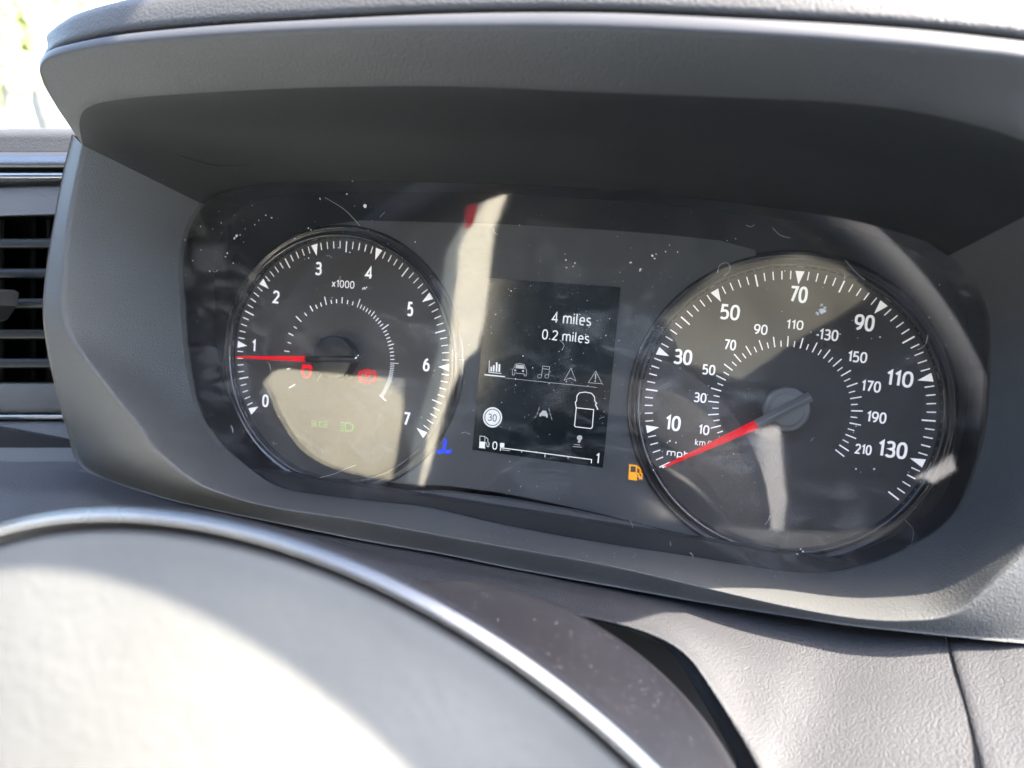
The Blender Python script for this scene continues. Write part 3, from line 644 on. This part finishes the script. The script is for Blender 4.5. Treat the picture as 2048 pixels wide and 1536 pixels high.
loft('dashboard_skin', [shift(t0, (0, 3, -3)), t0, lerp(t0, b0, .25), tm, lerp(t0, b0, .8), b9, lip], 'leather', dash, k=6, a=3)
loft('column_opening_wall', [lip, lerp(lip, WALL, .5), WALL, shift(WALL, (-1, -10, -40))], 'plastic', dash, k=6, a=2)
E0 = px([(1897, 1271, 48.5), (1970, 1276, 50), (2060, 1282, 52), (2180, 1290, 54), (2320, 1300, 56)]); E1 = px([(1985, 1632, 98), (2060, 1635, 98), (2160, 1640, 98), (2260, 1645, 98), (2400, 1650, 96)])
mid = [a.lerp(b, .5) + Vector((0, 1.2, 1.2)) for a, b in zip(E0, E1)]
ends = [E0, mid, E1]
ends = [[r[0] + Vector((.6, -1.5, -3))] + r for r in ends]
loft('end_panel', [shift(ends[0], (0, 3, -3))] + ends + [shift(ends[2], (0, -20, 5))], 'leather', dash, k=6, a=5)
sg = [t0[-1], tm[-1], b0[-1]]
# black sheet added in place of the shade behind seam gap and opening
box('black_backing', (-120, -175, 8), (900, 250, 6), 'black', dash, bev=0)

# ---------------------------------------------------------------- centre stack to the left
cen = thing('centre_dashboard', 'grained passenger side dashboard with silver strips left of the gauges', 'dashboard', (-360, -60, 0))
def band(name, ys, m, parent, x0=-260, x1=260, slope=0):
    """rows (y, n) of a moulding running off to the left"""
    loft(name, [[at(x, y + slope * x, n) for x in (x0, x0 / 2, 0, x1 / 2, x1)] for y, n in ys], m, parent, k=3, a=4, sharp=tuple(i for i in range(1, len(ys) - 1) if ys[i][1] == ys[i - 1][1] and False))
band('upper_pad', [(262, -140), (257, -40), (257, -20), (259, -17), (270, -15), (285, -14.5), (303, -14)], 'pad', cen)
band('pad_roll', [(301, -18), (305, -13), (312, -4), (322, 2), (329, 3), (333, -1), (335, -8)], 'padroll', cen)
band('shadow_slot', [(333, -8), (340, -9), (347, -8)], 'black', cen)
band('silver_strip', [(344, -4), (345.5, 0), (350, .5), (354, 2), (357, 1), (358, -3)], 'silver', cen)
band('upper_panel', [(357, -4), (359, -3), (374, -5), (378, 0), (400, 3), (428, 5), (431, 4), (433, -8)], 'plastic', cen, slope=-.03)
band('lower_panel', [(765, -10), (768, 2), (772, 4), (800, 4), (824, 3), (827, -2)], 'plastic', cen)
band('silver_strip', [(826, -2), (829, 3), (834, 4), (839, 3), (841, -2)], 'silver', cen)
band('knee_panel', [(838, -3), (842, 1), (850, 4), (890, 10), (930, 18), (945, 22), (960, 24)], 'plastic', cen)
vent = thing('air_vent', 'black slatted air vent beside the gauge surround', 'air vent', (-350, -30, 0))
bx0, bx1 = -260, 240
M['ventbox'] = mat('vent_box', (.02, .021, .021), .7, .2)
loft('vent_housing', [[at(x, 428, 0) for x in (bx0, 0, bx1)], [at(x, 432, -30) for x in (bx0, 0, bx1)], [at(x, 600, -36) for x in (bx0, 0, bx1)], [at(x, 765, -30) for x in (bx0, 0, bx1)], [at(x, 770, 0) for x in (bx0, 0, bx1)]], 'ventbox', vent, k=2, a=4, sharp=(1, 3))
for y in (486, 546, 606, 668, 726):
    rows = [[at(x, y + dy, n) for x in (bx0, 0, bx1)] for dy, n in ((12, -24), (9, -6), (9, -1), (6, 0), (-6, 0), (-9, -2), (-6, -10), (0, -24), (12, -24))]
    loft('slat', rows, 'slat', vent, k=2, a=2)
for x in (-120, -55, 8, 72, 100):
    P = [at(x, 440, -20), at(x, 760, -20), at(x - 6, 760, -34), at(x - 6, 440, -34)]
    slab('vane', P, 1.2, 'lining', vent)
tabp = [(-40, 596), (30, 580), (38, 586), (34, 612), (14, 640), (-40, 652)]
slab('slat_slider', [at(x, y, 6) for x, y in tabp], 10, 'slat', vent)

# ================================================================ STEERING COLUMN AND WHEEL
col = thing('steering_column_shroud', 'dusty gloss black steering column shroud behind the wheel hub', 'column shroud', (-73, -123, 60))
prof = [(10, 60), (58, 62), (62, 100), (74, 105), (77.5, 106.5), (79.2, 108.5), (79.6, 111), (79.2, 116), (77.5, 124), (75, 140), (72, 160), (70, 176), (60, 178), (5, 178)]
lathe('shroud_shell', (-73.4, -123.2), prof, 'gloss_black', col, 144)
HC = Vector((-89.0, -108.0)); HR = 102.0; HB = .2
def hn(v): return 206 + HB * v
whl = thing('steering_wheel', 'blurred grey steering wheel hub with bright chrome edge in the foreground', 'steering wheel', (HC.x, HC.y, hn(HC.y)))
def wl(name, prof, m): return lathe(name, HC, [(r, hn(HC.y) + n) for r, n in prof], m, whl, 200, tilt=HB)
wl('hub_back', [(70, -34), (86, -24), (96, -10), (HR - .3, -3.2), (HR - .05, -2.0), (HR - .3, -1.2)], 'black')
wl('chrome_trim', [(HR - .6, -1.4), (HR - .1, -1.1), (HR - .15, -.4), (HR - .5, .1), (HR - 1.0, .2), (HR - 1.4, -.1), (HR - 1.5, -.9)], 'chrome')
wl('trim_groove', [(HR - 1.45, -.8), (HR - 1.6, -1.9), (HR - 3.1, -1.9), (HR - 3.3, -.6)], 'groove')
wl('hub_cover', [(HR - 3.1, -2.5), (HR - 3.3, -.6), (HR - 3.9, .3), (HR - 5.2, 1.1), (92.5, 4.5), (83, 11.5), (71, 20), (55, 27.5), (38, 32.5), (20, 35), (.01, 35.6)], 'hubskin')
V, Fc = [], []
RR, rr_ = 215, 14
for i in range(120):
    a = 2 * pi * i / 120
    for j in range(20):
        b_ = 2 * pi * j / 20; r = RR + rr_ * cos(b_); V.append((HC.x + r * cos(a), HC.y + r * sin(a), hn(HC.y + r * sin(a)) - 11.2 + .13 * (HC.x + r * cos(a) + 20) + rr_ * sin(b_) * .95))
for i in range(120):
    for j in range(20): Fc.append((i * 20 + j, ((i + 1) % 120) * 20 + j, ((i + 1) % 120) * 20 + (j + 1) % 20, i * 20 + (j + 1) % 20))
mesh('rim', V, Fc, 'leather', whl)
for s_ in (-1, 1):
    box('spoke', (HC.x + s_ * 144, HC.y - 52, hn(HC.y) - 18), (110, 36, 12), 'gloss_black', whl, bev=4)

# ================================================================ ADDED CARDS OUT OF VIEW, CUT FOR THE LENS REFLECTIONS
def mirror(x, y, pl):                        # point on the plane pl=(point, normal) seen by reflection at photo pixel x, y
    X = lens(x, y); d = (X - CAM); m = nL; d = d - 2 * d.dot(m) * m
    t = (pl[0] - X).dot(pl[1]) / d.dot(pl[1]); return X + d * t
def panel(name, poly, p0, nrm, thick, m, label, cat, bev=0):
    pl = (Vector(p0), Vector(nrm).normalized()); P = [mirror(x, y, pl) for x, y in poly]
    c = sum(P, Vector()) / len(P); low = min(P, key=lambda p: p.y)
    o = slab(name, P, thick, m, None, (c.x, low.y, c.z), bev); tag(o, label, cat, kind='thing'); return o
fr = (.75, .35, -.55)
panel('rev_reflection_card', [(521, 770), (545, 742), (570, 738), (700, 752), (806, 757), (803, 830), (790, 910), (776, 984), (690, 970), (600, 946), (521, 905)], (-262, -40, 142), (.4, .35, -.85), 3, 'cream', 'added cream card out of view, mirrored across the lower rev counter', 'reflection card')  # added cream card, cut to the outline of the bright lens patch
panel('tall_reflection_card', [(1012, 368), (1021, 373), (1002, 420), (986, 450), (980, 520), (976, 570), (968, 640), (955, 700), (930, 712), (897, 790), (868, 900), (842, 992), (834, 990), (852, 880), (882, 770), (903, 690), (906, 610), (912, 560), (916, 500), (925, 475), (960, 420), (988, 385)], (-330, 60, 760), fr, 34, 'cream2', 'added tall cream card out of view, mirrored left of the screen', 'seat trim', 26)  # added tall card, shaped only for its reflection
panel('red_reflection_card', [(936, 374), (957, 372), (954, 410), (946, 448), (929, 456), (931, 420)], (-175, 72, 186), (.45, .5, -.74), 1.5, 'redcard', 'small added red card out of view, mirrored above the screen', 'tag')  # added out of view to give a red reflection
panel('dial_glow_card', [(1330, 640), (1450, 535), (1600, 508), (1770, 560), (1730, 600), (1580, 690), (1480, 760), (1370, 725)], (60, 60, 900), (.8, .35, -.45), 12, 'olivecard', 'added dull olive card mirrored as light over the upper speedometer', 'trim')  # added card; its reflection stands in for light on the dial face
panel('speedo_streak_card', [(1528, 860), (1570, 850), (1574, 1000), (1571, 1108), (1524, 1100), (1522, 960)], (60, -150, 760), (.85, .3, -.4), 24, 'greycard', 'added pale upright card mirrored in the lower speedometer', 'trim', 16)  # added strip, reflected as the pale streak below the hub
panel('end_streak_card', [(1850, 958), (1900, 930), (1938, 900), (1942, 934), (1915, 938), (1868, 968)], (300, -80, 700), (.85, .3, -.4), 8, 'greycard', 'short added pale card mirrored at the right end of the lens', 'trim')  # added sliver for the faint streak near the lens end
for nm, c, sz in (('added_floor', (-450, -760, 400), (2200, 20, 2000)), ('added_door', (-1500, -220, 350), (30, 1100, 1700)), ('added_door', (470, -420, 350), (30, 700, 1700)), ('added_footwell_wall', (-450, -450, -60), (2000, 620, 20))):  # unseen cabin shell, added to block ground light and bounce sun upward
    tag(box(nm, c, sz, 'cabin' if nm == 'added_footwell_wall' or c[0] < -1000 else 'bounce_grey', None, bev=0, base=(c[0], c[1] - sz[1] / 2, c[2])), kind='structure')  # pale pieces bounce light, dark ones hold it back
tag(box('shade_roof', (-710, 520, 260), (1580, 20, 380), 'shade_roof', None, bev=0, base=(-710, 510, 260)), kind='structure')  # added overhead to cut sky light, narrow enough for the sun to pass
bulk = box('added_bulkhead', (-100, -100, 1250), (2800, 1500, 20), 'cabin', None, bev=0, base=(-100, -900, 1250)); tag(bulk, kind='structure')  # added dark backing that keeps bright sky out of the lens reflection

# ================================================================ OUTSIDE, PAST THE WINDOW
def bush(name, label, c, r, h, nleaf, trunk, ls=.07):
    o = bpy.data.objects.new(name, None); COL.objects.link(o); o.location = (c[0], c[1], 0); tag(o, label, 'tree', 'trees outside the side window')
    V, Fc = [], []
    cl = [(random.uniform(-.7, .7) * r, random.uniform(-.7, .7) * r, h * random.uniform(.45, .9), random.uniform(.3, .6) * r) for _ in range(14)]
    for i in range(nleaf):
        x, y, z, q_ = random.choice(cl); d = Vector((random.gauss(0, 1), random.gauss(0, 1), random.gauss(0, 1))).normalized() * q_ * random.random() ** .4
        p = Vector((x, y, z)) + d; a = Vector((random.gauss(0, 1), random.gauss(0, 1), random.gauss(0, 1))).normalized(); b = a.orthogonal().normalized(); k = len(V)
        V += [p + a * ls, p + b * ls * .5, p - a * ls, p - b * ls * .5]; Fc.append((k, k + 1, k + 2, k + 3))
    me = bpy.data.meshes.new('crown'); me.from_pydata([tuple(v) for v in V], [], Fc); me.materials.append(M['leaf']); q_ = bpy.data.objects.new('crown', me); COL.objects.link(q_); q_.parent = o
    V, Fc = [], []
    for j in range(6):
        rad = trunk * (1 - .12 * j); zz_ = h * .8 * j / 5
        for i in range(10): V.append((rad * cos(i * pi / 5) + .05 * sin(j * 2), rad * sin(i * pi / 5), zz_))
    for j in range(5):
        for i in range(10): Fc.append((j * 10 + i, j * 10 + (i + 1) % 10, (j + 1) * 10 + (i + 1) % 10, (j + 1) * 10 + i))
    me = bpy.data.meshes.new('trunk'); me.from_pydata(V, [], Fc); me.materials.append(M['bark']); q_ = bpy.data.objects.new('trunk', me); COL.objects.link(q_); q_.parent = o
def far(x, y, dist):                         # world point along a photo ray at a horizontal distance
    d = (T3 @ ray(x, y)).normalized(); c = T @ (CAM * .001); t = dist / math.hypot(d.x, d.y); return c + d * t
b1 = far(-12, 60, 9); bush('roadside_tree', 'sunlit yellow green tree at the left edge of the window', (b1.x, b1.y), .45, 2.6, 260, .06, .16)
b2 = far(68, 60, 11); bush('roadside_tree', 'grey trunked tree outside beside the gauge hood', (b2.x, b2.y), .5, 3.4, 160, .24, .14)
b3 = far(150, 20, 16); bush('roadside_tree', 'distant pale green tree outside just above the gauge hood', (b3.x, b3.y), 1.0, 3.4, 300, .12, .22)
